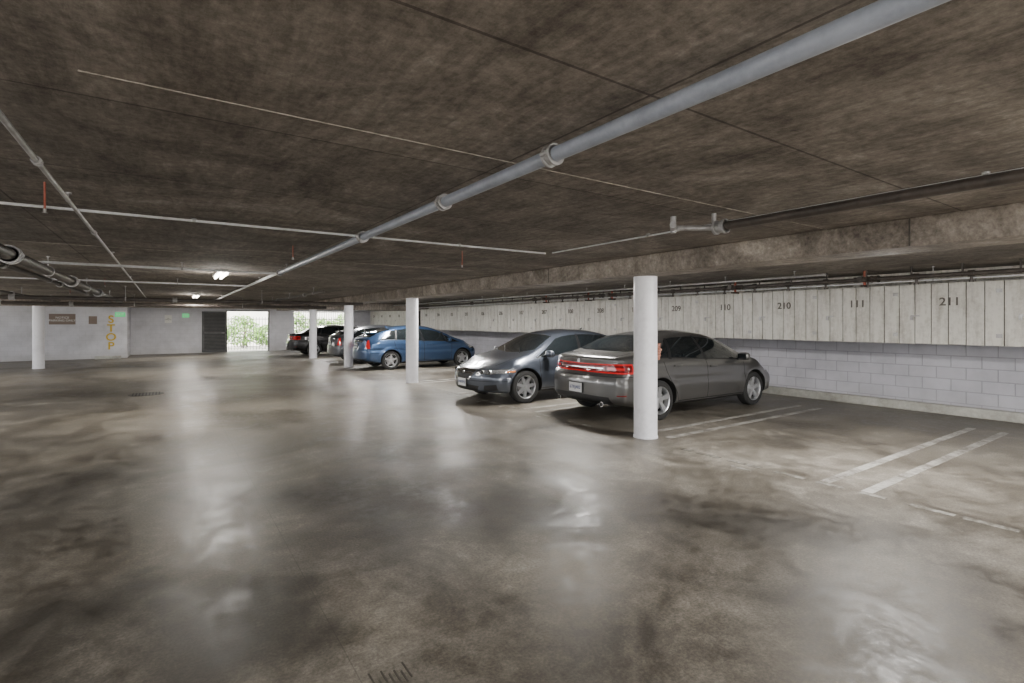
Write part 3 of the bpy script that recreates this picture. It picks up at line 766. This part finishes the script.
prius = dict(L=4.45, W=1.725, xr=.95, xf=3.65, R=.315, spokes=5, split=False,
  top=[(0, 1.02), (.10, 1.11), (.30, 1.18), (.85, 1.36), (1.4, 1.46), (1.95, 1.49), (2.4, 1.46), (2.75, 1.37), (3.65, .98), (3.85, .93), (4.2, .83), (4.45, .69)],
  belt=[(0, .88), (.5, .98), (1.0, .98), (2.0, .93), (3.0, .89), (3.6, .86), (4.2, .74), (4.45, .62)],
  win=(.55, 3.50), wintop=(1.0, 2.72), bp=[(2.15, 2.05), (1.12, 1.20), (3.05, 2.9)], ws=(2.72, 3.68), rs=(.16, 1.0),
  seams=[[(3.20, .28), (3.22, .84)], [(2.16, .27), (2.14, .92)], [(1.36, .42), (1.12, .72), (1.06, .95)], [(1.40, .28), (3.20, .28)]],
  hood=[(3.70, .66), (4.1, .66)],
  paint=[([(.64, .72), (.95, .72), (.95, .98), (.68, 1.0)], 'front', 'tail', {'xmax': .24}),
         ([(-.02, .93), (.5, .93), (.5, .99), (-.02, 1.0)], 'front', 'glass', {'xmax': .3}),
         ([(.48, .62), (.95, .66), (.95, .80), (.52, .72)], 'front', 'head', {'xmin': 3.95}),
         ([(-.02, .24), (.6, .26), (.6, .36), (-.02, .36)], 'front', 'trim', {}),
         ([(-.02, .70), (.95, .70), (.95, .71), (-.02, .71)], 'front', 'seam', {'xmax': .4})],
  handles=[1.40, 2.35], mirror=3.05, plates=[(False, .80)], badges=[(False, .90)], ant=1.1, spoiler=(.42, 1.235, .52))
c_pr = make_car('hatchback_car', prius, (5.30, 17.22, 0), 0, paint_mat('paint_blue', (.045, .09, .19)))
clone_car(c_pr, 'hatchback_car', (5.25, 20.35, 0), 0, paint_mat('paint_dark_silver', (.09, .095, .105)))
clone_car(c_dart, 'sedan_car', (4.75, 25.9, 0), 0, paint_mat('paint_black', (.012, .012, .014), .3))
clone_car(c_tsx, 'sedan_car', (5.6, 28.6, 0), 0, paint_mat('paint_charcoal', (.05, .05, .055)))

# ------------------------------------------------------------------ world + sun
w = bpy.data.worlds.new('sky'); scene.world = w; w.use_nodes = True
nt = w.node_tree; bg = nt.nodes['Background']
sky = nt.nodes.new('ShaderNodeTexSky'); sky.sky_type = 'HOSEK_WILKIE'; sky.turbidity = 4; sky.sun_direction = Vector((-.3, -.5, .8)).normalized()
mx = nt.nodes.new('ShaderNodeMix'); mx.data_type = 'RGBA'; mx.inputs[0].default_value = .7; mx.inputs[7].default_value = (1, 1, 1, 1)
nt.links.new(sky.outputs[0], mx.inputs[6]); nt.links.new(mx.outputs[2], bg.inputs[0]); bg.inputs[1].default_value = 6.2
S = bpy.data.lights.new('sun', 'SUN'); S.energy = 24; S.angle = .02; S.color = (1, .95, .88)
so = bpy.data.objects.new('sun', S); COL.objects.link(so); so.rotation_euler = Vector((.25, .5, -.83)).to_track_quat('-Z', 'Y').to_euler()

# ------------------------------------------------------------------ camera
cam = bpy.data.cameras.new('camera'); co = bpy.data.objects.new('camera', cam); COL.objects.link(co)
cam.sensor_width = 36; cam.lens = 36*510/1024; cam.shift_y = -19.5/1024; cam.clip_start = .05; cam.clip_end = 300
co.location = (0, 0, CAMH); co.rotation_euler = (math.radians(90), 0, math.radians(-34.2))
scene.camera = co
